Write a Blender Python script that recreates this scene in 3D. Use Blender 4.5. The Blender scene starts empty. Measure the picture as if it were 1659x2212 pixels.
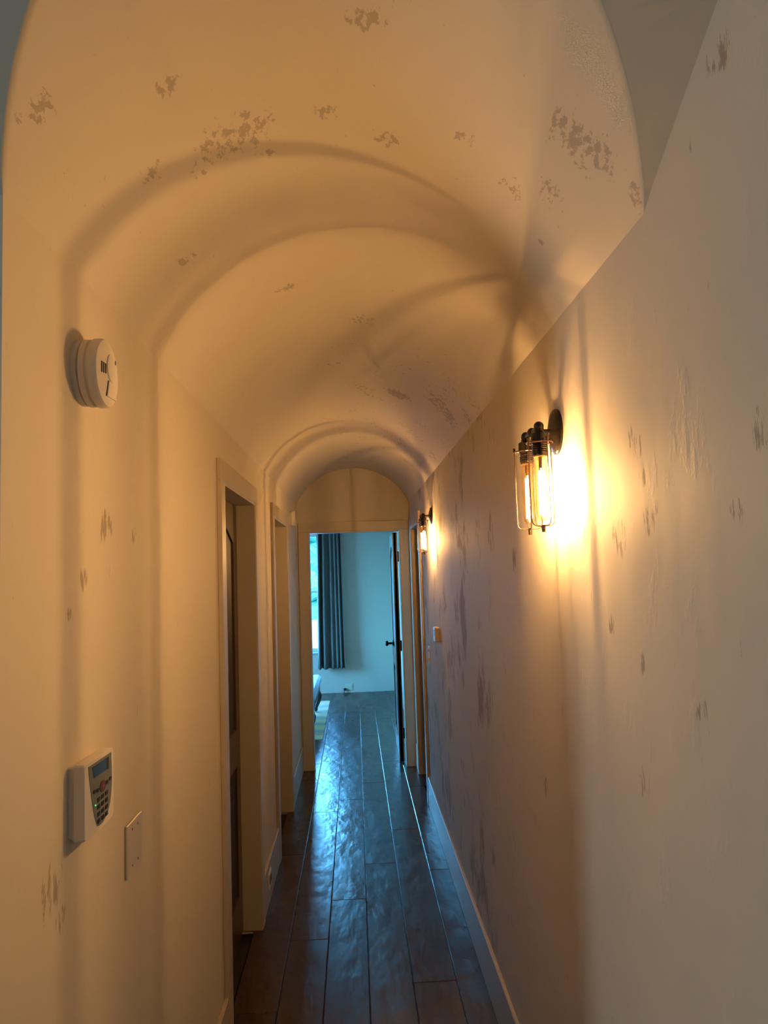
import bpy, bmesh, math, random
from mathutils import Vector, Matrix
random.seed(7)
S = bpy.context.scene
COL = S.collection
PI = math.pi

# ------------------------------------------------------------------ camera
F = 1620.0
VP = (767.0, 1237.0); ROLL = 0.033; EYE = 1.65
d = Vector(((VP[0]-829.5)/F, -(VP[1]-1106)/F, -1)).normalized()
ux, uy = -math.sin(ROLL), math.cos(ROLL)
u = Vector((ux, uy, -(ux*d.x+uy*d.y)/d.z)).normalized()
x = d.cross(u)
cd = bpy.data.cameras.new('camera'); cam = bpy.data.objects.new('camera', cd); COL.objects.link(cam)
Mx = Matrix((x, d, u)).to_4x4(); Mx.translation = Vector((0, 0, EYE)); cam.matrix_world = Mx
cd.sensor_fit = 'HORIZONTAL'; cd.sensor_width = 36; cd.lens = 36*F/1659; cd.clip_start = 0.02; cd.clip_end = 300
S.camera = cam

# ------------------------------------------------------------------ sky, sun, daylight, exposure
W = bpy.data.worlds.new('sky'); S.world = W; W.use_nodes = True
nt = W.node_tree; bg = nt.nodes['Background']
tc = nt.nodes.new('ShaderNodeTexCoord'); sx = nt.nodes.new('ShaderNodeSeparateXYZ'); cr = nt.nodes.new('ShaderNodeValToRGB')
nt.links.new(tc.outputs['Generated'], sx.inputs[0]); nt.links.new(sx.outputs['Z'], cr.inputs[0]); nt.links.new(cr.outputs[0], bg.inputs[0])
cr.color_ramp.elements[0].position = 0.0; cr.color_ramp.elements[0].color = (0.12, 0.55, 0.90, 1)
cr.color_ramp.elements[1].position = 0.6; cr.color_ramp.elements[1].color = (0.11, 0.38, 0.92, 1)
bg.inputs[1].default_value = 64.0
def light(name, kind, loc, target, energy, color, **kw):
    l = bpy.data.lights.new(name, kind); o = bpy.data.objects.new(name, l); COL.objects.link(o)
    o.location = loc; o.rotation_euler = (Vector(target)-Vector(loc)).to_track_quat('-Z', 'Y').to_euler()
    l.energy = energy; l.color = color
    for k, v in kw.items(): setattr(l, k, v)
    return o
light('sun', 'SUN', (5, -5, 12), (0, 4, 0), 16, (1, 0.95, 0.85), angle=0.01)
# daylight through the side window of the entry room (left of and behind the camera)
light('entry_daylight', 'AREA', (-3.30, -0.73, 1.55), (0, -0.2, 1.45), 34, (0.66, 0.90, 1.0), shape='RECTANGLE', size=0.45, size_y=1.5)
VT = S.view_settings
VT.view_transform = 'Standard'; VT.look = 'None'; VT.gamma = 1; VT.exposure = 0.0; VT.use_curve_mapping = False
FIL = 7900.0   # filament radiance

# ------------------------------------------------------------------ materials
class NT:
    def __init__(s, name):
        s.m = bpy.data.materials.new(name); s.m.use_nodes = True; s.t = s.m.node_tree
        s.b = s.t.nodes['Principled BSDF']; s.out = s.t.nodes['Material Output']
    def n(s, typ, **kw):
        q = s.t.nodes.new(typ)
        for k, v in kw.items(): setattr(q, k, v)
        return q
    def l(s, a, b): s.t.links.new(a, b)
    def math(s, op, a, b=None, clamp=False):
        q = s.n('ShaderNodeMath', operation=op); q.use_clamp = clamp
        for i, v in enumerate((a, b)):
            if v is None: continue
            if isinstance(v, (int, float)): q.inputs[i].default_value = v
            else: s.l(v, q.inputs[i])
        return q.outputs[0]
    def rng(s, v, a, b, c=0.0, e=1.0, smooth=False):
        q = s.n('ShaderNodeMapRange'); q.interpolation_type = 'SMOOTHSTEP' if smooth else 'LINEAR'
        s.l(v, q.inputs[0])
        for i, w in enumerate((a, b, c, e)): q.inputs[i+1].default_value = w
        return q.outputs[0]
    def noise(s, vec, scale, detail=4, rough=.5):
        q = s.n('ShaderNodeTexNoise'); q.inputs['Scale'].default_value = scale; q.inputs['Detail'].default_value = detail; q.inputs['Roughness'].default_value = rough
        if vec is not None: s.l(vec, q.inputs['Vector'])
        return q.outputs['Fac']
    def mapping(s, vec, scale=(1, 1, 1), rot=(0, 0, 0)):
        q = s.n('ShaderNodeMapping'); s.l(vec, q.inputs['Vector']); q.inputs['Scale'].default_value = scale; q.inputs['Rotation'].default_value = rot
        return q.outputs[0]
    def mix(s, fac, a, b):
        q = s.n('ShaderNodeMix', data_type='RGBA')
        if isinstance(fac, (int, float)): q.inputs[0].default_value = fac
        else: s.l(fac, q.inputs[0])
        for i, v in ((6, a), (7, b)):
            if isinstance(v, tuple): q.inputs[i].default_value = v+(1,) if len(v) == 3 else v
            else: s.l(v, q.inputs[i])
        return q.outputs[2]
    def bump(s, h, strength=.3, dist=.01, prev=None):
        q = s.n('ShaderNodeBump'); q.inputs['Strength'].default_value = strength; q.inputs['Distance'].default_value = dist
        s.l(h, q.inputs['Height'])
        if prev is not None: s.l(prev, q.inputs['Normal'])
        return q.outputs[0]
def simple(name, col, rough=.5, metal=0.0, spec=.5, bump=0.0, bscale=60, var=0.0):
    k = NT(name); k.b.inputs['Base Color'].default_value = col+(1,); k.b.inputs['Roughness'].default_value = rough
    k.b.inputs['Metallic'].default_value = metal; k.b.inputs['Specular IOR Level'].default_value = spec
    g = k.n('ShaderNodeNewGeometry'); f = k.noise(g.outputs['Position'], bscale, 3)
    if var: k.l(k.mix(f, tuple(c*(1-var) for c in col), tuple(min(1, c*(1+var)) for c in col)), k.b.inputs['Base Color'])
    if bump: k.l(k.bump(f, bump, .002), k.b.inputs['Normal'])
    return k.m

# antique trowel marks of the plaster: (x, y, z, radius) of the bare patches
MARKS = [(0.388,1.187,2.361,0.071),(0.423,1.159,2.320,0.045),(0.474,1.153,2.242,0.029),(0.366,1.177,2.379,0.041),(-0.174,1.370,2.500,0.069),(-0.229,1.384,2.481,0.069),(-0.285,1.439,2.450,0.026),(-0.354,1.355,2.402,0.032),(-0.151,1.474,2.509,0.024),(-0.435,1.034,2.318,0.037),(-0.290,1.173,2.446,0.031),(-0.307,1.044,2.436,0.011),(0.043,1.118,2.525,0.035),(-0.033,1.367,2.529,0.029),(0.094,1.448,2.521,0.036),(0.231,1.366,2.475,0.025),(0.339,1.427,2.405,0.035),(0.399,1.349,2.349,0.045),(0.415,1.515,2.329,0.015),(0.047,2.563,2.532,0.058),(0.414,3.241,2.341,0.107),(0.229,3.488,2.488,0.077),(0.470,2.954,2.259,0.054),(-0.177,2.183,2.505,0.042),(-0.372,1.704,2.387,0.034),(-0.445,1.171,2.305,0.010),(0.485,1.256,1.854,0.035),(0.485,1.218,1.796,0.024),(0.485,1.211,1.723,0.039),(0.485,1.551,1.708,0.030),(0.485,1.361,1.699,0.048),(0.485,0.863,1.803,0.030),(0.485,1.426,1.534,0.022),(0.485,1.279,1.482,0.022),(0.485,1.306,1.274,0.030),(0.485,0.930,1.714,0.023),(0.485,1.066,1.435,0.022),(0.485,0.897,2.291,0.031),(0.485,3.337,1.752,0.125),(0.485,2.642,1.777,0.080),(0.485,3.428,1.438,0.128),(0.485,2.998,1.154,0.114),(0.485,4.257,1.081,0.096),(0.485,2.276,1.672,0.043),(0.485,2.005,1.072,0.032),(-0.495,1.516,1.756,0.048),(-0.495,1.392,1.655,0.026),(-0.495,1.711,1.741,0.031),(-0.495,1.245,1.155,0.049),(-0.495,1.287,1.102,0.032),(-0.495,1.326,1.592,0.018),(-0.495,1.534,1.673,0.021)]
def plaster(name, col, marks=True, vault=False):
    k = NT(name); g = k.n('ShaderNodeNewGeometry'); P = g.outputs['Position']
    broad = k.noise(P, 1.7, 3)
    c = k.mix(broad, tuple(v*.95 for v in col), tuple(v*1.05 for v in col))
    k.b.inputs['Specular IOR Level'].default_value = .2
    und = k.noise(k.mapping(P, (1, 1, .7)), 5, 3, .5)
    nrm = k.bump(und, .22, .02)
    if marks:
        acc = None
        for (mx, my, mz, mr) in MARKS:
            if vault != (mz > 2.22 and abs(mx) < .484): continue
            q = k.n('ShaderNodeVectorMath', operation='DISTANCE'); k.l(P, q.inputs[0]); q.inputs[1].default_value = (mx, my, mz)
            v = k.rng(q.outputs['Value'], mr*1.5, mr*.2, smooth=True)
            acc = v if acc is None else k.math('MAXIMUM', acc, v)
        sp = k.n('ShaderNodeSeparateXYZ'); k.l(P, sp.inputs[0])
        far = k.math('MULTIPLY', k.rng(sp.outputs['Y'], 1.9, 3.2, 0, 1, smooth=True), k.rng(sp.outputs['X'], -.3, 0, 0, 1))     # the plaster is skimmed more thinly further down the hall
        sc = (1.5, .8, 1.5) if vault else (1, 1.7, .36)
        f1 = k.noise(k.mapping(P, sc, (.5, 0, .6) if vault else (0, 0, 0)), 48, 7, .68)
        amp = k.math('ADD', k.math('MULTIPLY', acc, .2), k.math('MULTIPLY', k.math('MULTIPLY', far, k.rng(k.noise(k.mapping(P, (1, 1, .8)), 5.5, 2), .46, .66)), .15 if vault else .24))
        f2 = k.math('ADD', f1, amp)
        mk = k.rng(f2, .66, .73, smooth=True)
        c = k.mix(k.math('MULTIPLY', mk, .42 if vault else .55), c, (.16, .115, .08))
        nrm = k.bump(mk, -.5, .004, nrm)
        r = k.rng(mk, 0, 1, .68, .8); k.l(r, k.b.inputs['Roughness'])
        small = k.noise(k.mapping(P, (1, 1.2, .7)), 9, 5, .6)
        nrm = k.bump(k.rng(small, .6, .72), .2, .003, nrm)
    else:
        k.b.inputs['Roughness'].default_value = .6
    k.l(c, k.b.inputs['Base Color']); k.l(nrm, k.b.inputs['Normal'])
    return k.m
CREAM = (.62, .55, .465)
M = {}
M['wall'] = plaster('plaster_wall', CREAM)
M['vault'] = plaster('plaster_vault', CREAM, vault=True)
M['plain_shaded'] = plaster('plaster_plain_shaded', (.56, .495, .41), marks=False)  # the cream plaster unmarked and darkened, far wall's shade put into its colour
M['bedroom'] = plaster('bedroom_paint', (.50, .45, .37), marks=False)
M['trim'] = simple('cream_trim_paint', (.47, .40, .31), .38, bump=.1, bscale=20, var=.03)
M['white'] = simple('white_plastic', (.72, .66, .60), .4, bump=.03)
M['offwhite'] = simple('aged_white_plastic', (.62, .58, .54), .45)
M['slot'] = simple('dark_slot', (.05, .03, .02), .6)
M['ivory'] = simple('ivory_plate', (.58, .50, .36), .35)
M['greypad'] = simple('grey_keypad_panel', (.16, .17, .15), .4)
M['lcd'] = simple('blue_screen', (.03, .08, .22), .2)
M['black'] = simple('black_rubber', (.012, .010, .010), .5)
M['navbtn'] = simple('brown_button', (.10, .04, .025), .4)
M['bronze'] = simple('oil_rubbed_bronze', (.014, .010, .008), .25, metal=.3, var=.2)
M['wire'] = simple('cage_wire_metal', (.16, .10, .07), .25, metal=.85)
M['brass'] = simple('aged_brass', (.35, .2, .08), .3, metal=.9)
M['knob'] = simple('black_iron', (.02, .02, .022), .35, metal=.8)
M['curtain'] = simple('slate_curtain_cloth', (.115, .11, .10), .85, bump=.4, bscale=300, var=.1)
M['bench_cloth'] = simple('pale_blue_upholstery', (.40, .50, .64), .6, bump=.2, bscale=120)
M['bench_wood'] = simple('dark_carved_wood', (.035, .03, .03), .35)
M['beigeplate'] = simple('beige_outlet', (.50, .50, .36), .4)
M['ground'] = simple('pale_driveway', (.17, .16, .15), .9, bump=.3, bscale=8, var=.06)
M['leaf'] = simple('foliage', (.012, .085, .05), .6, bump=.6, bscale=5, var=.6)
M['bark'] = simple('bark', (.10, .08, .06), .9, bump=.6, bscale=20, var=.3)
M['sun_shell'] = simple('sun_shell_board', (.10, .09, .08), .9)
M['sub'] = simple('subfloor', (.012, .008, .006), .9)
M['winframe'] = simple('white_window_frame', (.6, .62, .62), .4)
def led():
    k = NT('green_led'); k.b.inputs['Base Color'].default_value = (.1, .8, .15, 1)
    k.b.inputs['Emission Color'].default_value = (.12, 1, .2, 1); k.b.inputs['Emission Strength'].default_value = 1.2; return k.m
M['led'] = led()
k = NT('red_indicator'); k.b.inputs['Base Color'].default_value = (.45, .05, .04, 1); k.b.inputs['Roughness'].default_value = .4; M['red'] = k.m
def glass(name, tint, gloss):
    k = NT(name); k.t.nodes.remove(k.b)
    tr = k.n('ShaderNodeBsdfTransparent'); tr.inputs[0].default_value = tint+(1,)
    gl = k.n('ShaderNodeBsdfGlossy'); gl.inputs['Roughness'].default_value = gloss
    fr = k.n('ShaderNodeFresnel'); fr.inputs[0].default_value = 1.35
    mx = k.n('ShaderNodeMixShader'); k.l(k.math('MULTIPLY', fr.outputs[0], .45), mx.inputs[0]); k.l(tr.outputs[0], mx.inputs[1]); k.l(gl.outputs[0], mx.inputs[2])
    k.l(mx.outputs[0], k.out.inputs[0]); return k.m
M['bulb'] = glass('amber_bulb_glass', (1, .90, .72), .04)
M['pane'] = glass('window_pane_glass', (.96, .99, 1), .0)
def emis(name, col, s):
    k = NT(name); k.t.nodes.remove(k.b); e = k.n('ShaderNodeEmission'); e.inputs[0].default_value = col+(1,); e.inputs[1].default_value = s
    k.l(e.outputs[0], k.out.inputs[0]); return k.m
M['filament'] = emis('glowing_filament', (1, .59, .23), FIL)
M['filament_fine'] = emis('glowing_fine_filament', (1, .62, .28), 230.0)
def floorwood():
    k = NT('hand_scraped_hardwood'); oi = k.n('ShaderNodeObjectInfo'); g = k.n('ShaderNodeNewGeometry'); P = g.outputs['Position']
    off = k.n('ShaderNodeVectorMath', operation='MULTIPLY_ADD'); k.l(oi.outputs['Random'], off.inputs[0]); off.inputs[1].default_value = (7, 31, 5); k.l(P, off.inputs[2])
    V = off.outputs[0]
    grain = k.noise(k.mapping(V, (22, 1.6, 1)), 3.2, 6, .65)
    broad = k.noise(k.mapping(V, (3, .8, 1)), 2.2, 3)
    c = k.mix(k.rng(grain, .35, .7), (.026, .0095, .0055), (.060, .024, .013))
    c = k.mix(k.rng(broad, .35, .75), c, (.020, .009, .006))
    tone = k.rng(oi.outputs['Random'], 0, 1, .65, 1.35)
    q = k.n('ShaderNodeVectorMath', operation='SCALE'); k.l(c, q.inputs[0]); k.l(tone, q.inputs['Scale'])
    k.l(q.outputs[0], k.b.inputs['Base Color'])
    scrape = k.noise(k.mapping(V, (8, 4, 1)), 1.7, 2, .5)
    n = k.bump(scrape, .8, .006); n = k.bump(grain, .3, .0015, n)
    k.l(n, k.b.inputs['Normal'])
    k.l(k.rng(broad, .3, .7, .24, .33), k.b.inputs['Roughness'])
    k.b.inputs['Specular IOR Level'].default_value = .68
    return k.m
M['floor'] = floorwood()
def doorwood():
    k = NT('knotty_door_wood'); g = k.n('ShaderNodeNewGeometry'); P = g.outputs['Position']
    f = k.noise(k.mapping(P, (9, 9, .8)), 4, 5, .6)
    k.l(k.mix(k.rng(f, .35, .7), (.10, .050, .026), (.045, .022, .012)), k.b.inputs['Base Color'])
    k.b.inputs['Roughness'].default_value = .3; k.l(k.bump(f, .2, .002), k.b.inputs['Normal']); return k.m
M['door'] = doorwood()
M['panel'] = simple('near_black_panel', (.009, .006, .005), .45, var=.3, bscale=8, bump=.1)
def rugmat():
    k = NT('rug_weave'); g = k.n('ShaderNodeNewGeometry'); P = g.outputs['Position']
    w = k.n('ShaderNodeTexWave'); w.wave_type = 'BANDS'; w.bands_direction = 'Y'; w.inputs['Scale'].default_value = .7; w.inputs['Distortion'].default_value = 7; w.inputs['Detail'].default_value = 2
    k.l(P, w.inputs['Vector'])
    k.l(k.mix(k.rng(w.outputs['Fac'], .3, .8), (.50, .42, .22), (.30, .29, .20)), k.b.inputs['Base Color'])
    k.b.inputs['Roughness'].default_value = .9; k.l(k.bump(k.noise(P, 220, 2), .5, .003), k.b.inputs['Normal']); return k.m
M['rug'] = rugmat()

# ------------------------------------------------------------------ builders
def wl(p):
    v = Vector((0, 0, 0))
    while p is not None: v += p.location; p = p.parent
    return v
def obj(name, bm, mat, parent=None, smooth=False, kind=None):
    me = bpy.data.meshes.new(name)
    bmesh.ops.recalc_face_normals(bm, faces=bm.faces)
    L = wl(parent)
    for v in bm.verts: v.co -= L
    bm.to_mesh(me); bm.free()
    me.materials.append(M[mat] if isinstance(mat, str) else mat)
    if smooth:
        for p in me.polygons: p.use_smooth = True
        if smooth != 'all':
            me.update()
            try: me.set_sharp_from_angle(angle=math.radians(40))
            except Exception: pass
    o = bpy.data.objects.new(name, me); COL.objects.link(o); o.parent = parent
    if kind: o['kind'] = kind
    return o
def thing(name, loc, label=None, cat=None, group=None, kind=None):
    o = bpy.data.objects.new(name, None); COL.objects.link(o); o.location = loc; o.empty_display_size = .05
    return tag(o, label, cat, group, kind)
def tag(o, label=None, cat=None, group=None, kind=None):
    for k_, v in (('label', label), ('category', cat), ('group', group), ('kind', kind)):
        if v: o[k_] = v
    return o
def box(bm, x0, x1, y0, y1, z0, z1, bev=0):
    vs = [bm.verts.new((a, b, c)) for a in (x0, x1) for b in (y0, y1) for c in (z0, z1)]
    fs = [bm.faces.new([vs[i] for i in f]) for f in ((0, 1, 3, 2), (4, 6, 7, 5), (0, 4, 5, 1), (2, 3, 7, 6), (0, 2, 6, 4), (1, 5, 7, 3))]
    if bev:
        es = list({e for f in fs for e in f.edges}); bmesh.ops.bevel(bm, geom=es, offset=bev, segments=1, affect='EDGES')
def B(*a, bev=0):
    bm = bmesh.new(); box(bm, *a, bev=bev); return bm
def frame(axis):
    a = Vector(axis).normalized(); t = Vector((0, 0, 1)) if abs(a.z) < .9 else Vector((1, 0, 0))
    p = a.cross(t).normalized(); return a, p, a.cross(p)
def lathe(bm, org, axis, prof, n=24):
    """prof: list of (distance along axis, radius)"""
    a, p, q = frame(axis); org = Vector(org); rings = []
    for h, r in prof:
        if r < 1e-6: rings.append([bm.verts.new(org+a*h)])
        else: rings.append([bm.verts.new(org+a*h+p*(r*math.cos(2*PI*i/n))+q*(r*math.sin(2*PI*i/n))) for i in range(n)])
    for A, Bq in zip(rings, rings[1:]):
        for i in range(n):
            j = (i+1) % n
            if len(A) == 1 and len(Bq) == 1: continue
            if len(A) == 1: bm.faces.new((A[0], Bq[i], Bq[j]))
            elif len(Bq) == 1: bm.faces.new((A[i], Bq[0], A[j]))
            else: bm.faces.new((A[i], Bq[i], Bq[j], A[j]))
    for R in (rings[0], rings[-1]):
        if len(R) > 1: bm.faces.new(R)
def tube(bm, pts, r, n=8, closed=False):
    pts = [Vector(p) for p in pts]; m = len(pts); rings = []
    a, p, q = frame(pts[1]-pts[0])
    for i in range(m):
        t = (pts[(i+1) % m]-pts[i-1]) if closed else (pts[min(i+1, m-1)]-pts[max(i-1, 0)])
        t.normalize(); p = (p-t*p.dot(t)).normalized(); q = t.cross(p)
        rr = r[i] if isinstance(r, (list, tuple)) else r
        rings.append([bm.verts.new(pts[i]+p*(rr*math.cos(2*PI*k_/n))+q*(rr*math.sin(2*PI*k_/n))) for k_ in range(n)])
    for i in range(m if closed else m-1):
        A, Bq = rings[i], rings[(i+1) % m]
        for k_ in range(n): bm.faces.new((A[k_], A[(k_+1) % n], Bq[(k_+1) % n], Bq[k_]))
    if not closed: bm.faces.new(rings[0]); bm.faces.new(rings[-1])
def ball(bm, c, r, n=16):
    lathe(bm, c, (0, 0, 1), [(-r*math.cos(PI*i/8), r*math.sin(PI*i/8) if 0 < i < 8 else 0) for i in range(9)], n)
def extr(bm, pts, vec):
    """closed outline of 3D points extruded by vec"""
    A = [bm.verts.new(p) for p in pts]; Bq = [bm.verts.new(Vector(p)+Vector(vec)) for p in pts]; n = len(A)
    bm.faces.new(A); bm.faces.new(Bq)
    for i in range(n): bm.faces.new((A[i], A[(i+1) % n], Bq[(i+1) % n], Bq[i]))

# ------------------------------------------------------------------ setting
XR, XL = .485, -.495
DZ = 2.005                      # door head height
FY = 6.50                       # far end wall of the hall
def wallboxes(spans):
    bm = bmesh.new()
    for s in spans: box(bm, *s)
    return bm
# right wall (entry room + hall), opening 5.50 to 6.24
obj('wall_right', wallboxes([(XR, XR+.13, -3.1, 5.50, -.02, 3.4), (XR, XR+.13, 5.50, 6.24, DZ, 3.4), (XR, XR+.13, 6.24, FY+.12, -.02, 3.4)]), 'wall', kind='structure')
# left wall of the hall, openings 2.82-3.68 and 4.56-5.42
WL = [(1.07, 2.82), (3.68, 4.56), (5.42, FY)]
obj('wall_left', wallboxes([(XL-.13, XL, a, b, -.02, 2.7) for a, b in WL]+[(XL-.13, XL, a, b, DZ, 2.7) for a, b in ((2.82, 3.68), (4.56, 5.42))]), 'wall', kind='structure')
# far wall with the bedroom doorway
obj('wall_far', wallboxes([(XL-.13, -.398, FY, FY+.12, -.02, 2.8), (.397, XR, FY, FY+.12, -.02, 2.8), (-.398, .397, FY, FY+.12, DZ+.005, 2.8)]), 'plain_shaded', kind='structure')
# entry room walls
obj('wall_entry_front', B(-3.6, XL-.13, 1.07, 1.19, -.02, 3.4), 'plain_shaded', kind='structure')
obj('wall_entry_back', B(-3.6, XR, -3.1, -2.98, -.02, 3.4), 'plain_shaded', kind='structure')
obj('wall_entry_left', B(-3.6, -3.48, -2.98, 1.07, -.02, 3.4), 'plain_shaded', kind='structure')
obj('ceiling_entry', B(-3.6, XR, -2.98, 1.0, 3.3, 3.4), 'plain_shaded', kind='structure')
# barrel vault
def zs(y): return 2.215+.0065*(y-1.1)
RAD = .542
TH = math.asin(.49/RAD)
NA = 48
def arcpt(t, y):
    a = -TH+2*TH*t
    return (-.005+RAD*math.sin(a), y, zs(y)+RAD*math.cos(a)-(RAD-.31))
def edge_y(t):
    p = arcpt(t, 1.0); ys = 1.07+(1.157-1.07)*t
    return ys-1.2*(p[2]-zs(1.0))
def slope_y(xx, z):
    t = min(1, max(0, (xx-XL)/(XR-XL))); return 1.07+.087*t-1.862*(z-2.215)
bm = bmesh.new()
rows = []
NY = 44
for j in range(NY+1):
    row = []
    for i in range(NA+1):
        t = i/NA; y0 = edge_y(t)+.016; s = (j/NY)**1.3
        row.append(bm.verts.new(arcpt(t, y0+(FY+.03-y0)*s)))
    rows.append(row)
def outdir(t):
    a = -TH+2*TH*t; return Vector((math.sin(a), 0, math.cos(a)))
def lip(t, k_):   # rounded plaster lip towards the sloped soffit
    y = edge_y(t); p = Vector(arcpt(t, y))
    if t in (0, 1): return p+Vector((0, 0, 0)) if k_ < 2 else p+Vector((0, -.001, 0))
    return p+outdir(t)*(.001 if k_ == 1 else .003)+Vector((0, .001 if k_ == 1 else -.001, 0))
r1 = [bm.verts.new(lip(i/NA, 1)) for i in range(NA+1)]; r2 = [bm.verts.new(lip(i/NA, 2)) for i in range(NA+1)]
allr = [r2, r1]+rows
for A, Bq in zip(allr, allr[1:]):
    for i in range(NA): bm.faces.new((A[i], A[i+1], Bq[i+1], Bq[i]))
obj('ceiling', bm, 'vault', smooth='all', kind='structure')
# sloped soffit in front of the vault, rising over the entry
bm = bmesh.new()
half = NA//2
for side in (0, 1):
    lastA = lastB = None
    for i in range(half+1):
        t = i/NA if side == 0 else 1-i/NA
        p = lip(t, 2); z = p.z
        X = -3.6 if side == 0 else XR+.01
        A = bm.verts.new(p); Bq = bm.verts.new((X, slope_y(X, z), z))
        if lastA: bm.faces.new((lastA, A, Bq, lastB))
        lastA, lastB = A, Bq
    top = bm.verts.new((0, slope_y(0, 3.35)+.0, 3.35)); topo = bm.verts.new((X, slope_y(X, 3.35), 3.35))
    bm.faces.new((lastA, top, topo, lastB))
obj('ceiling_soffit', bm, 'plain_shaded', kind='structure')
# bedroom
obj('wall_bedroom_back', wallboxes([(-3.6, -1.50, 10.57, 10.70, -.02, 2.7), (-.42, .65, 10.57, 10.70, -.02, 2.7), (-1.50, -.42, 10.57, 10.70, -.02, .573), (-1.50, -.42, 10.57, 10.70, 2.216, 2.7)]), 'bedroom', kind='structure')
obj('wall_bedroom_right', B(.53, .65, 6.62, 10.57, -.02, 2.7), 'bedroom', kind='structure')
obj('wall_bedroom_left', wallboxes([(-3.6, -3.48, 6.62, 7.6, -.02, 2.7), (-3.6, -3.48, 9.4, 10.57, -.02, 2.7), (-3.6, -3.48, 7.6, 9.4, -.02, .6), (-3.6, -3.48, 7.6, 9.4, 2.2, 2.7)]), 'bedroom', kind='structure')
obj('wall_bedroom_front', wallboxes([(-3.6, XL-.13, FY, FY+.12, -.02, 2.7), (XR+.13, .65, FY, FY+.12, -.02, 2.7)]), 'bedroom', kind='structure')
obj('ceiling_bedroom', B(-3.6, .65, FY+.12, 10.70, 2.7, 2.8), 'bedroom', kind='structure')
obj('sun_shell', wallboxes([(-3.8, .85, -3.3, 10.9, 3.45, 3.6)]+[(XL-.3, XL-.2, 1.3, 6.45, -.1, 3.45), (XR+.2, XR+.3, -3.1, 10.5, -.1, 3.45)]), 'sun_shell', kind='structure')  # unseen shell added over and beside the rooms to keep sun from leaking in

# floor: individual hand-scraped planks
fl = obj('floor', B(-3.6, .65, -3.1, 10.70, -.06, -.018), 'sub', kind='structure')
PW = .1765
seams = {-2: [3.0, 4.6, 6.2, 8.3], -1: [1.9, 3.55, 5.37, 6.79, 8.55], 0: [2.2, 3.952, 5.63, 7.25, 9.1], 1: [2.75, 4.405, 6.05, 7.765, 9.5], 2: [1.4, 3.15, 4.95, 6.7, 8.6], 3: [2.55, 4.277, 5.9, 7.3, 9.0]}
def plank(x0, x1, y0, y1):
    g = .0006; bm = bmesh.new()
    b = .0032
    P = [(x0+g, y0+g), (x1-g, y0+g), (x1-g, y1-g), (x0+g, y1-g)]
    Q = [(x0+g+b, y0+g+b), (x1-g-b, y0+g+b), (x1-g-b, y1-g-b), (x0+g+b, y1-g-b)]
    lo = [bm.verts.new((a, c, -.018)) for a, c in P]; mi = [bm.verts.new((a, c, -.0022)) for a, c in P]; hi = [bm.verts.new((a, c, 0)) for a, c in Q]
    for A, Bq in ((lo, mi), (mi, hi)):
        for i in range(4): bm.faces.new((A[i], A[(i+1) % 4], Bq[(i+1) % 4], Bq[i]))
    bm.faces.new(hi); bm.faces.new(lo)
    obj('plank', bm, 'floor', fl)
for k_ in range(-20, 4):
    x0 = .008+(k_-1)*PW; x1 = x0+PW
    if x1 < -3.45: continue
    hall = k_ >= -2
    cuts = seams.get(k_, [random.uniform(-.3, 1.2)+1.75*i for i in range(1, 6)])
    if hall: ys = [-2.98, -1.6+.3*(k_ % 3), .1+.35*(k_ % 3)]+cuts+[10.57]
    else: ys = None
    hi_x = min(x1, XR) if k_ == 3 else x1
    if hall:
        for a, b_ in zip(ys, ys[1:]): plank(max(x0, -3.48), hi_x if b_ < 6.8 else x1, a, b_)
    else:
        o = random.uniform(0, .9)
        for a, b_ in ((-2.98, -1.4+o), (-1.4+o, 1.07)): plank(max(x0, -3.48), x1, a, b_)
        for a, b_ in ((6.62, 7.6+o), (7.6+o, 9.3+o), (9.3+o, 10.57)): plank(max(x0, -3.48), x1, a, b_)

# baseboards
def baseb(name, x0, x1, y0, y1, h=.195):
    return obj(name, B(x0, x1, y0, y1, 0, h, bev=.003), 'trim', kind='structure')
baseb('baseboard_right', XR-.015, XR, -2.98, 5.42)
baseb('baseboard_right', XR-.015, XR, 6.32, 6.482)
baseb('baseboard_left', XL, XL+.015, 1.07, 2.742, .20)
baseb('baseboard_left', XL, XL+.015, 3.76, 4.482, .20)
baseb('baseboard_left', XL, XL+.015, 5.50, 6.482, .20)
baseb('baseboard_left', XL-.13, XL+.015, 1.055, 1.07, .20)

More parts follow.
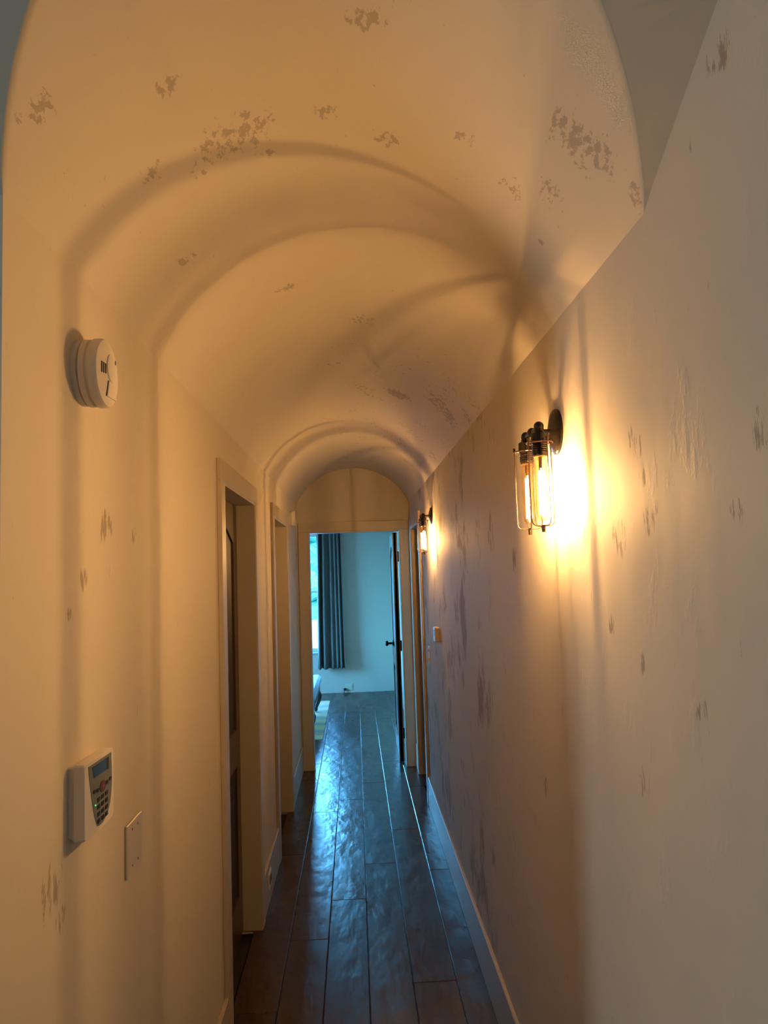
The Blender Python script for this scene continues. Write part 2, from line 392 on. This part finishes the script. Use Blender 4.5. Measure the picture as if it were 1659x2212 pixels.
# ------------------------------------------------------------------ doors
def leaf(parent, org, U, N, w, h, th, knob_at, outer=True):
    """frame and panel leaf. org: hinge-side bottom corner, U along width, N face normal towards viewer"""
    U = Vector(U); N = Vector(N); O = Vector(org)
    def pt(a, z, n): return O+U*a+N*n+Vector((0, 0, z))
    def bx(a0, a1, z0, z1, n0, n1):
        bm = bmesh.new(); extr(bm, [pt(a0, z0, n0), pt(a1, z0, n0), pt(a1, z1, n0), pt(a0, z1, n0)], N*(n1-n0)); return bm
    root = obj('leaf', bx(0, w, 0, h, -th*.75, -th*.25), 'panel', parent)
    st = .10
    for a in (0, w-st): obj('stile', bx(a, a+st, 0, h, -th, 0), 'door', root)
    obj('rail', bx(st, w-st, 0, .19, -th, 0), 'door', root)
    obj('rail', bx(st, w-st, .77, .935, -th, 0), 'door', root)
    bm = bmesh.new(); n = 14
    arch = [pt(st+(w-2*st)*i/n, 1.80+.075*math.sin(PI*i/n), 0) for i in range(n+1)]
    extr(bm, arch+[pt(w-st, h, 0), pt(st, h, 0)], N*-th); obj('rail', bm, 'door', root)
    for z0, z1 in ((.19, .77), (.935, 1.80)):
        for s in (1, -1):
            n0 = -th*.25 if s == 1 else -th*.75
            bm = bmesh.new()
            ar = [(st+.045, z0+.045), (w-st-.045, z0+.045), (w-st-.045, z1-.05)]
            if z0 > .5: ar = ar[:2]+[(st+.045+(w-2*st-.09)*i/10, z1-.05+.075*math.sin(PI*i/10)) for i in range(10, -1, -1)]
            else: ar += [(st+.045, z1-.045)]
            extr(bm, [pt(a, z, n0-.001*s) for a, z in ar], N*(.006*s)); obj('panel', bm, 'panel', root)
    for s in (1, -1):
        bm = bmesh.new(); c = pt(knob_at, .95, 0 if s == 1 else -th); A = N*s
        lathe(bm, c-A*.0005, A, [(0, .0), (0, .026), (.006, .026), (.010, .011), (.042, .010), (.048, .022), (.060, .027), (.072, .022), (.078, 0)], 16)
        box(bm, c.x-.003, c.x+.003, c.y-.019, c.y+.019, c.z-.11, c.z+.03) if abs(N.x) > .5 else None
        obj('knob', bm, 'knob', root, smooth=True)
    return root
def side_door(name, sgn, xw, y0, y1, thick=.13):
    """door set in a hall side wall; sgn=-1 left wall, +1 right wall; xw wall face"""
    D = thing(name, (xw, (y0+y1)/2, 0), kind='structure')
    t = .018; i = -sgn
    def bx(xa, xb, *r, **k_): return B(min(xa, xb), max(xa, xb), *r, **k_)
    f0, f1 = xw, xw+i*t
    c = .08
    obj('casing', bx(f0, f1, y0-c, y0, 0, DZ, bev=.002), 'trim', D)
    obj('casing', bx(f0, f1, y1, y1+c, 0, DZ, bev=.002), 'trim', D)
    obj('casing', bx(f0, f1, y0-c, y1+c, DZ, DZ+c, bev=.002), 'trim', D)
    b0, b1 = xw+i*(t-.003), xw-i*thick
    obj('jamb', bx(b0, b1, y0-.0, y0+.012, 0, DZ), 'trim', D)
    obj('jamb', bx(b0, b1, y1-.012, y1, 0, DZ), 'trim', D)
    obj('jamb', bx(b0, b1, y0+.012, y1-.012, DZ-.012, DZ), 'trim', D)
    lx = xw-i*.075
    leaf(D, (lx, y0+.016, .008), (0, 1, 0), (i, 0, 0), y1-y0-.032, DZ-.024, .04, .07)
    return D
side_door('door_1', -1, XL, 2.82, 3.68)
side_door('door_2', -1, XL, 4.56, 5.42)
side_door('door_3', 1, XR, 5.50, 6.24)
D = thing('door_4', (0, FY, 0), kind='structure')
c = .083; y1 = FY; y0 = FY-.018
obj('casing', B(-.398-c, -.398, y0, y1, 0, DZ+.005, bev=.002), 'trim', D)
obj('casing', B(.397, .397+c, y0, y1, 0, DZ+.005, bev=.002), 'trim', D)
obj('casing', B(-.398-c, .397+c, y0, y1, DZ+.005, DZ+.005+c, bev=.002), 'trim', D)
obj('jamb', B(-.398, -.388, FY-.014, FY+.12, 0, DZ+.005), 'trim', D)
obj('jamb', B(.389, .397, FY-.014, FY+.12, 0, DZ+.005), 'trim', D)
obj('jamb', B(-.388, .389, FY-.014, FY+.12, DZ-.005, DZ+.005), 'trim', D)
leaf(D, (.338, FY+.135, .008), (.012, 1, 0), (-1, 0, 0), .75, DZ-.02, .042, .69)
for z in (.25, 1.0, 1.78):
    bm = bmesh.new(); lathe(bm, (.385, FY+.127, z-.045), (0, 0, 1), [(0, 0), (0, .006), (.09, .006), (.09, 0)], 10); obj('hinge', bm, 'knob', D)

# ------------------------------------------------------------------ windows
def window(name, axis, a0, a1, z0, z1, pos, depth, rails):
    """axis 'x': window in a wall facing -Y at y=pos; axis 'y': in a wall at x=pos"""
    Wd = thing(name, ((a0+a1)/2, pos, z0) if axis == 'x' else (pos, (a0+a1)/2, z0), kind='structure')
    def bx(p0, p1, q0, q1, d0, d1, **k_):
        return B(p0, p1, min(d0, d1), max(d0, d1), q0, q1, **k_) if axis == 'x' else B(min(d0, d1), max(d0, d1), p0, p1, q0, q1, **k_)
    f = .045
    D0, D1 = pos+depth*.35, pos+depth*.75
    for r in ((a0, a0+f, z0, z1), (a1-f, a1, z0, z1), (a0+f, a1-f, z0, z0+f), (a0+f, a1-f, z1-f, z1)): obj('window_frame', bx(*r, D0, D1), 'winframe', Wd)
    for r in rails: obj('meeting_rail', bx(a0+f, a1-f, r-.02, r+.02, D0, D1), 'winframe', Wd)
    zz = [z0+f]+[v for r in rails for v in (r-.02, r+.02)]+[z1-f]
    dm = (D0+D1)/2; e = .002
    for q0, q1 in zip(zz[::2], zz[1::2]): obj('pane', bx(a0+f-.004, a1-f+.004, q0-.004, q1+.004, dm-e, dm+e), 'pane', Wd)
    s = -1 if depth > 0 else 1
    obj('window_sill', bx(a0-.03, a1+.03, z0-.025, z0, pos+s*.035, pos+depth*.35, bev=.003), 'winframe', Wd)
    return Wd
window('window_1', 'x', -1.50, -.42, .573, 2.216, 10.57, .13, [1.40])
window('window_2', 'y', 7.6, 9.4, .6, 2.2, -3.48, -.12, [1.4])
# entry room side window: framed panes whose daylight is the area lamp in front of them
we = thing('window_3', (-3.48, -.75, .8), kind='structure')
for r in ((-1.05, -.98, .75, 2.35), (-.48, -.41, .75, 2.35), (-.98, -.48, .75, .82), (-.98, -.48, 2.28, 2.35), (-.98, -.48, 1.53, 1.57)): obj('window_frame', B(-3.48, -3.43, *r), 'winframe', we)
for r in ((.82, 1.53), (1.57, 2.28)): obj('pane', B(-3.465, -3.46, -.98, -.48, r[0], r[1]), 'pane', we)
for nm, loc, tg, sx_, sy_ in (('bedroom_window_portal', (-.96, 10.72, 1.4), (-.96, 5, 1.4), 1.1, 1.66), ('bedroom_side_portal', (-3.62, 8.5, 1.4), (0, 8.5, 1.4), 1.8, 1.6)):
    o = light(nm, 'AREA', loc, tg, 1, (1, 1, 1), shape='RECTANGLE', size=sx_, size_y=sy_); o.data.cycles.is_portal = True

# ------------------------------------------------------------------ wall sconces
def make_sconce(loc, label):
    T = thing('wall_sconce', loc, label, 'lamp', 'caged twin bulb wall sconces')
    x0, y0, z0 = loc; X = x0-.059
    bm = bmesh.new(); lathe(bm, (x0, y0, z0), (-1, 0, 0), [(0, 0), (0, .054), (.005, .054), (.009, .050), (.013, .036), (.018, .018), (.020, 0)], 32); obj('backplate', bm, 'bronze', T, smooth=True)
    bm = bmesh.new(); tube(bm, [(x0-.012, y0, z0), (X, y0, z0)], .0075, 12); tube(bm, [(X, y0-.065, z0), (X, y0+.065, z0)], .0065, 12); obj('arm', bm, 'bronze', T, smooth=True)
    bm = bmesh.new(); ball(bm, (X, y0, z0), .0115); obj('knob', bm, 'bronze', T, smooth='all')
    for s in (-1, 1):
        yy = y0+.065*s; c = (X, yy, z0)
        bm = bmesh.new(); ball(bm, (X, yy, z0+.002), .0115); obj('knob', bm, 'bronze', T, smooth='all')
        bm = bmesh.new(); prof = [(-.004, 0), (-.004, .009), (.010, .012), (.014, .0185), (.034, .0195), (.036, .0165)]
        for i in range(5): prof += [(.038+.005*i, .0178), (.0405+.005*i, .0160)]
        prof += [(.0645, .0160), (.0645, 0)]
        lathe(bm, c, (0, 0, -1), prof, 24); so = obj('socket', bm, 'bronze', T, smooth=True)
        bm = bmesh.new(); lathe(bm, c, (0, 0, -1), [(.0645, .0158), (.067, .0158)], 24); obj('socket_rim', bm, 'brass', so)
        # cage
        bm = bmesh.new(); R = .0295; zr = z0-.036
        tube(bm, [(X+R*math.cos(2*PI*i/28), yy+R*math.sin(2*PI*i/28), zr) for i in range(28)], .0016, 8, closed=True)
        cage = obj('cage', bm, 'wire', T, smooth=True)
        for q in range(4):
            a = q*PI/2+(.35 if s < 0 else -.11); cx, cy = math.cos(a), math.sin(a); zb = z0-.224; rr = .012
            pts = [(X+R*cx, yy+R*cy, zr+.009), (X+R*cx, yy+R*cy, zr), (X+R*cx, yy+R*cy, (zr+zb)/2), (X+R*cx, yy+R*cy, zb+rr)]
            pts += [(X+(R-rr+rr*math.cos(b))*cx, yy+(R-rr+rr*math.cos(b))*cy, zb+rr-rr*math.sin(b)) for b in (PI/8, PI/4, 3*PI/8, PI/2)]
            pts += [(X, yy, zb)]
            bm = bmesh.new(); tube(bm, pts, .0014, 6)
            lathe(bm, (X+R*cx, yy+R*cy, zr+.004), (0, 0, 1), [(-.004, 0), (-.004, .0032), (.006, .0032), (.006, 0)], 8)
            tube(bm, [(X+R*cx, yy+R*cy, zr), (X+.016*cx, yy+.016*cy, zr)], .0012, 6)
            obj('cage_wire', bm, 'wire', cage, smooth=True)
        bm = bmesh.new(); lathe(bm, (X, yy, z0-.222), (0, 0, -1), [(0, 0), (0, .0042), (.006, .0048), (.016, .0042), (.016, 0)], 12); obj('cage_nut', bm, 'wire', cage, smooth=True)
        # tubular bulb
        bm = bmesh.new(); lathe(bm, (X, yy, z0), (0, 0, -1), [(.066, .0115), (.078, .0150), (.192, .0155), (.204, .0130), (.212, .0070), (.214, 0)], 20); bu = obj('bulb', bm, 'bulb', T, smooth='all')
        bm = bmesh.new()
        tube(bm, [(X, yy, z0-.094), (X, yy, z0-.205)], .0007, 6)
        obj('filament', bm, 'filament', bu)
        bm = bmesh.new()         # fine zigzag wires of the filament, spread across the hall
        for q in (-2, -1, 1, 2): tube(bm, [(X+q*.0033-.0004*q, yy, z0-.100), (X+q*.0033+.0004*q, yy, z0-.198)], .0005, 5)
        obj('filament', bm, 'filament_fine', bu)
        bm = bmesh.new(); tube(bm, [(X, yy, z0-.066), (X, yy, z0-.094)], [.0045, .003], 8); obj('stem', bm, 'brass', bu)
    return T
def copy_tree(o, parent=None):
    c_ = o.copy(); COL.objects.link(c_); c_.parent = parent
    for ch in list(o.children): copy_tree(ch, c_)
    return c_
sc1 = make_sconce((XR, 1.731, 1.965), 'large near dark bronze wall sconce with two lit tube bulbs in wire cages')
sc2 = copy_tree(sc1); sc2.location = (XR, 4.62, 1.985); sc2['label'] = 'small distant lit twin bulb wall sconce beside the far right door casing'

# ------------------------------------------------------------------ things on the left wall
def on_left(p, n=0.0, x=XL): return Vector((x+n, p[0], p[1]))
c0 = (1.385, 2.033)
T = thing('smoke_detector', (XL, c0[0], c0[1]), 'round white smoke detector high on the left wall, large and near', 'detector')
bm = bmesh.new(); lathe(bm, on_left(c0), (1, 0, 0), [(0, 0), (0, .060), (.010, .060), (.013, .056), (.016, .056)], 40); obj('base', bm, 'offwhite', T, smooth=True)
bm = bmesh.new(); lathe(bm, on_left(c0, .014), (1, 0, 0), [(0, 0), (0, .062), (.010, .062), (.0125, .059), (.0155, .059), (.0175, .064), (.028, .064), (.033, .061), (.035, .050), (.0355, 0)], 48); cv = obj('cover', bm, 'white', T, smooth=True)
for i in range(3): obj('vent_slot', B(XL+.0485, XL+.0503, 1.344+.0105*i, 1.349+.0105*i, 2.026+.0015*i, 2.046+.0006*i), 'slot', cv)
bm = bmesh.new(); lathe(bm, on_left((1.400, 2.046), .048), (1, 0, 0), [(0, 0), (0, .027), (.0035, .0265), (.005, .023), (.0055, 0)], 32); obj('test_button', bm, 'white', cv, smooth=True)
bm = bmesh.new(); extr(bm, [on_left(p, .0485) for p in ((1.383, 2.019), (1.413, 2.019), (1.424, 1.990), (1.372, 1.988))], (.003, 0, 0)); obj('battery_door', bm, 'white', cv)
bm = bmesh.new(); extr(bm, [on_left(p, .0488) for p in ((1.3805, 2.019), (1.383, 2.019), (1.372, 1.988), (1.3695, 1.988))], (.0012, 0, 0)); obj('door_seam', bm, 'slot', cv)
obj('indicator', B(XL+.0532, XL+.0542, 1.410, 1.412, 2.056, 2.064), 'slot', cv)
T = thing('smoke_detector', (XL, 5.86, 2.085), 'small white detector at the far end of the left wall, near the doorway', 'detector')
bm = bmesh.new(); lathe(bm, (XL, 5.86, 2.085), (1, 0, 0), [(0, 0), (0, .058), (.012, .058), (.014, .055)], 32); obj('base', bm, 'offwhite', T, smooth=True)
bm = bmesh.new(); lathe(bm, (XL+.014, 5.86, 2.085), (1, 0, 0), [(0, 0), (0, .062), (.022, .062), (.028, .056), (.030, 0)], 32); obj('cover', bm, 'white', T, smooth=True)

# alarm keypad
T = thing('alarm_keypad', (XL, 1.39, 1.275), 'white alarm keypad with blue screen and grey button panel on left wall', 'keypad')
face = [(1.3135, 1.3375), (1.3165, 1.3405), (1.462, 1.3375), (1.4655, 1.334), (1.4665, 1.2185), (1.462, 1.2125), (1.440, 1.2105), (1.390, 1.2090), (1.340, 1.2105), (1.3165, 1.2145), (1.3135, 1.218)]
bm = bmesh.new()
def ins(p, k_): return (1.39+(p[0]-1.39)*k_, 1.275+(p[1]-1.275)*k_)
rings = []
for n, kk in ((0, .94), (.008, .965), (.012, 1.0), (.027, 1.0), (.0295, .985)): rings.append([bm.verts.new(on_left(ins(p, kk), n)) for p in face])
for A, Bq in zip(rings, rings[1:]):
    for i in range(len(A)): bm.faces.new((A[i], A[(i+1) % len(A)], Bq[(i+1) % len(A)], Bq[i]))
bm.faces.new(rings[0]); bm.faces.new(rings[-1])
obj('housing', bm, 'white', T)
XF = .0295
pan = [(1.331, 1.3335), (1.4506, 1.3312), (1.4535, 1.300), (1.4540, 1.2772), (1.4500, 1.2570), (1.4434, 1.2415), (1.4293, 1.2275), (1.4041, 1.2192), (1.3850, 1.2192), (1.3744, 1.2215), (1.3602, 1.2422), (1.3463, 1.2764), (1.3344, 1.3154)]
bm = bmesh.new(); extr(bm, [on_left(p, XF-.0005) for p in pan], (.0014, 0, 0)); pd = obj('button_panel', bm, 'greypad', T)
def plate(name, pts, mat, n0=.0008, t=.0008, par=None):
    bm = bmesh.new(); extr(bm, [on_left(p, XF+n0) for p in pts], (t, 0, 0)); return obj(name, bm, mat, par or pd)
plate('screen', [(1.3483, 1.3286), (1.4206, 1.3276), (1.4203, 1.3065), (1.3553, 1.3087)], 'lcd')
plate('screen_end', [(1.4206, 1.3276), (1.4344, 1.3267), (1.4341, 1.3056), (1.4203, 1.3065)], 'black')
def ell(c_, a, b, n=16): return [(c_[0]+a*math.cos(2*PI*i/n), c_[1]+b*math.sin(2*PI*i/n)) for i in range(n)]
plate('menu_button', ell((1.401, 1.2832), .0155, .0098), 'navbtn', t=.0014)
plate('menu_button', ell((1.402, 1.2835), .0045, .0028), 'red', n0=.0021, t=.0006)
for p in ((1.3569, 1.2853), (1.3749, 1.2830), (1.4240, 1.2840), (1.4419, 1.2856)): plate('function_button', ell(p, .0065, .0034, 12), 'black', t=.0014)
for r in range(4):
    for q in range(3):
        p = (1.3800+.0205*q, 1.2658-.0123*r)
        plate('number_key', [(p[0]-.0062, p[1]-.0034), (p[0]+.0062, p[1]-.0034), (p[0]+.0062, p[1]+.0034), (p[0]-.0062, p[1]+.0034)], 'black', t=.0014)
plate('status_light', ell((1.3639, 1.2603), .0022, .0013, 10), 'led', t=.0010)

# blank double gang plate
T = thing('wall_plate', (XL, 1.682, 1.087), 'blank ivory double gang cover plate below and right of the alarm keypad', 'plate')
bm = bmesh.new(); box(bm, XL, XL+.006, 1.627, 1.736, 1.031, 1.139, bev=.0018); obj('cover', bm, 'ivory', T)
for p in ((1.663, 1.122), (1.703, 1.122), (1.663, 1.048), (1.703, 1.048)):
    bm = bmesh.new(); lathe(bm, (XL+.0055, p[0], p[1]), (1, 0, 0), [(0, 0), (0, .0030), (.0010, .0026), (.0012, 0)], 10); obj('screw', bm, 'navbtn', T)
# outlet in the baseboard
T = thing('baseboard_outlet', (XL+.015, 3.95, .125), 'small pale outlet set in the left baseboard between the two doors', 'outlet')
obj('cover', B(XL+.015, XL+.022, 3.905, 4.000, .085, .160, bev=.0015), 'white', T)
for yy in (3.93, 3.975): obj('socket_face', B(XL+.0215, XL+.0232, yy-.015, yy+.015, .105, .140), 'slot', T)

# ------------------------------------------------------------------ things on the right wall
T = thing('thermostat', (XR, 4.48, 1.270), 'small boxy white thermostat on the right wall past the marked plaster', 'thermostat')
obj('housing', B(XR-.028, XR, 4.425, 4.53, 1.228, 1.312, bev=.003), 'white', T)
obj('display', B(XR-.0292, XR-.0278, 4.45, 4.505, 1.262, 1.298), 'greypad', T)
T = thing('light_switch', (XR, 5.08, 1.083), 'pale switch plate with two stacked toggles beside the far right casing', 'switch')
obj('cover', B(XR-.006, XR, 5.045, 5.115, 1.026, 1.140, bev=.0015), 'white', T)
for z in (1.112, 1.054):
    bm = bmesh.new(); box(bm, XR-.016, XR-.0055, 5.072, 5.088, z-.009, z+.009, bev=.002); obj('toggle', bm, 'white', T)

# ------------------------------------------------------------------ bedroom furnishings
def curtain(xa, xb, label, ph):
    T = thing('curtain', ((xa+xb)/2, 10.44, .35), label, 'curtain', None)
    bm = bmesh.new(); NX, NZ = 90, 24; rows = []
    for j in range(NZ+1):
        z = .350+(2.364-.350)*j/NZ; row = []
        fl_ = 1-.12*(j/NZ)
        for i in range(NX+1):
            t = i/NX; w = math.sin(2*PI*5.2*(t+.06*math.sin(7*t+ph))+ph+.2*math.sin(z*2)); amp = .040+.022*math.sin(6*t+ph)
            xx = (xa+xb)/2+(t-.5)*(xb-xa)*fl_
            row.append(bm.verts.new((xx, 10.44+amp*w*(1 if w < 0 else .8)+.004*math.sin(9*z+7*t), z+.006*w*(j == 0))))
        rows.append(row)
    for A, Bq in zip(rows, rows[1:]):
        for i in range(NX): bm.faces.new((A[i], A[i+1], Bq[i+1], Bq[i]))
    o = obj('cloth', bm, 'curtain', T, smooth='all'); md = o.modifiers.new('thickness', 'SOLIDIFY'); md.thickness = .003
    for i in range(7):
        bm = bmesh.new(); xx = xa+.03+(xb-xa-.06)*i/6; tube(bm, [(xx, 10.44+.018*math.cos(a), 2.3825+.018*math.sin(a)) for a in [2*PI*k_/14 for k_ in range(14)]], .0025, 6, closed=True); obj('ring', bm, 'knob', T)
    return T
curtain(-.545, -.17, 'slate grey pleated curtain hanging right of the bedroom window', .6)
curtain(-1.85, -1.47, 'slate grey pleated curtain hanging left of the bedroom window', 2.0)
T = thing('curtain_rod', (-1, 10.44, 2.385), 'dark metal curtain rod above the bedroom window', 'rod')
bm = bmesh.new(); tube(bm, [(-1.95, 10.44, 2.385), (-.08, 10.44, 2.385)], .011, 12); obj('rod', bm, 'knob', T, smooth=True)
for xx in (-1.96, -.07):
    bm = bmesh.new(); ball(bm, (xx, 10.44, 2.385), .022); obj('finial', bm, 'knob', T, smooth='all')
for xx in (-1.9, -.12):
    bm = bmesh.new(); tube(bm, [(xx, 10.57, 2.36), (xx, 10.44, 2.37)], .007, 8); obj('bracket', bm, 'knob', T)
T = thing('wall_outlet', (-.133, 10.57, .078), 'beige outlet plate low on the bedroom back wall', 'outlet')
obj('cover', B(-.187, -.080, 10.563, 10.57, .030, .118, bev=.0015), 'beigeplate', T)
for xx in (-.16, -.107): obj('socket_face', B(xx-.014, xx+.014, 10.5615, 10.5632, .052, .098), 'beigeplate', T)
T = thing('power_plug', (-.190, 10.55, .03), 'small black plug and short cord beside the beige bedroom outlet', 'plug')
bm = bmesh.new(); box(bm, -.205, -.170, 10.535, 10.5625, .030, .062, bev=.004); obj('plug', bm, 'black', T)
bm = bmesh.new(); tube(bm, [(-.19, 10.545, .035), (-.195, 10.535, .015), (-.197, 10.53, .006)], .005, 8); obj('cord', bm, 'black', T, smooth=True)
# rug
T = thing('rug', (-1.2, 8.78, 0), 'beige and grey striped rug under the bench in the bedroom', 'rug')
bm = bmesh.new(); box(bm, -2.1, -.372, 7.66, 9.90, .0005, .010, bev=.003); obj('pile', bm, 'rug', T)
bm = bmesh.new()
for i in range(110):
    for y, s in ((7.66, -1), (9.90, 1)):
        xx = -2.09+1.71*i/109; box(bm, xx-.003, xx+.003, min(y, y+.03*s), max(y, y+.03*s), .001, .005)
o = obj('fringe', bm, 'rug', T); o['kind'] = 'stuff'
# bench
T = thing('bench', (-.75, 8.5, 0.0105), 'pale blue upholstered bench with dark legs standing on the bedroom rug', 'bench')
bm = bmesh.new(); box(bm, -1.02, -.445, 7.80, 9.25, .335, .435, bev=.03); obj('cushion', bm, 'bench_cloth', T, smooth=True)
bm = bmesh.new(); box(bm, -1.00, -.462, 7.82, 9.23, .25, .345, bev=.008); obj('seat_rail', bm, 'bench_wood', T)
for sx_, xx in ((1, -.495), (-1, -.97)):
    for sy_, yy in ((-1, 7.87), (1, 9.18)):
        bm = bmesh.new(); pts = []; rr = []
        for i in range(12):
            q = i/11; off = .028*math.sin(q*PI*1.6-.3)
            pts.append((xx+sx_*off*.8, yy+sy_*off, .262-.247*q)); rr.append(.034-.022*q+(.010 if i == 10 else 0)+(.006 if i == 3 else 0))
        tube(bm, pts, rr, 10); obj('leg', bm, 'bench_wood', T, smooth=True)

# ------------------------------------------------------------------ outdoors
obj('ground', B(-45, 40, 10.9, 75, -.35, -.25), 'ground', kind='structure')
obj('ground', B(-45, -3.8, -10, 10.9, -.35, -.25), 'ground', kind='structure')
def tree(x_, y_, h, rad, label, seed):
    rg = random.Random(seed)
    T = thing('tree', (x_, y_, -.25), label, 'tree', 'trees beyond the driveway')
    bm = bmesh.new(); tube(bm, [(x_, y_, -.25), (x_+.1, y_, h*.3), (x_-.1, y_+.1, h*.75)], [.22, .16, .06], 8); obj('trunk', bm, 'bark', T, smooth=True)
    bm = bmesh.new()
    for i in range(95):
        a = rg.uniform(0, 2*PI); r = rad*math.sqrt(rg.random())*.9; z = h*rg.uniform(-.04, 1); r *= (1.05-.5*abs(z/h-.4))
        s = rg.uniform(.35, .75)
        ret = bmesh.ops.create_icosphere(bm, subdivisions=2, radius=s, matrix=Matrix.Translation((x_+r*math.cos(a), y_+r*math.sin(a)*.7, z)))
        for v in ret['verts']: v.co += Vector((rg.uniform(-1, 1), rg.uniform(-1, 1), rg.uniform(-1, 1)))*.10
    obj('crown', bm, 'leaf', T)
for i, (x_, lab) in enumerate(((-2.0, 'leafy tree seen straight through the bedroom window'), (-7.4, 'leafy tree standing left of the one behind the window'), (3.4, 'leafy tree hidden behind the slate curtain'), (-12.8, 'leafy tree far to the left beyond the driveway'), (8.8, 'leafy tree far to the right beyond the driveway'))):
    tree(x_, 33+.7*(i % 2), 4.6+.4*(i % 3), 2.1, lab, 10+i)
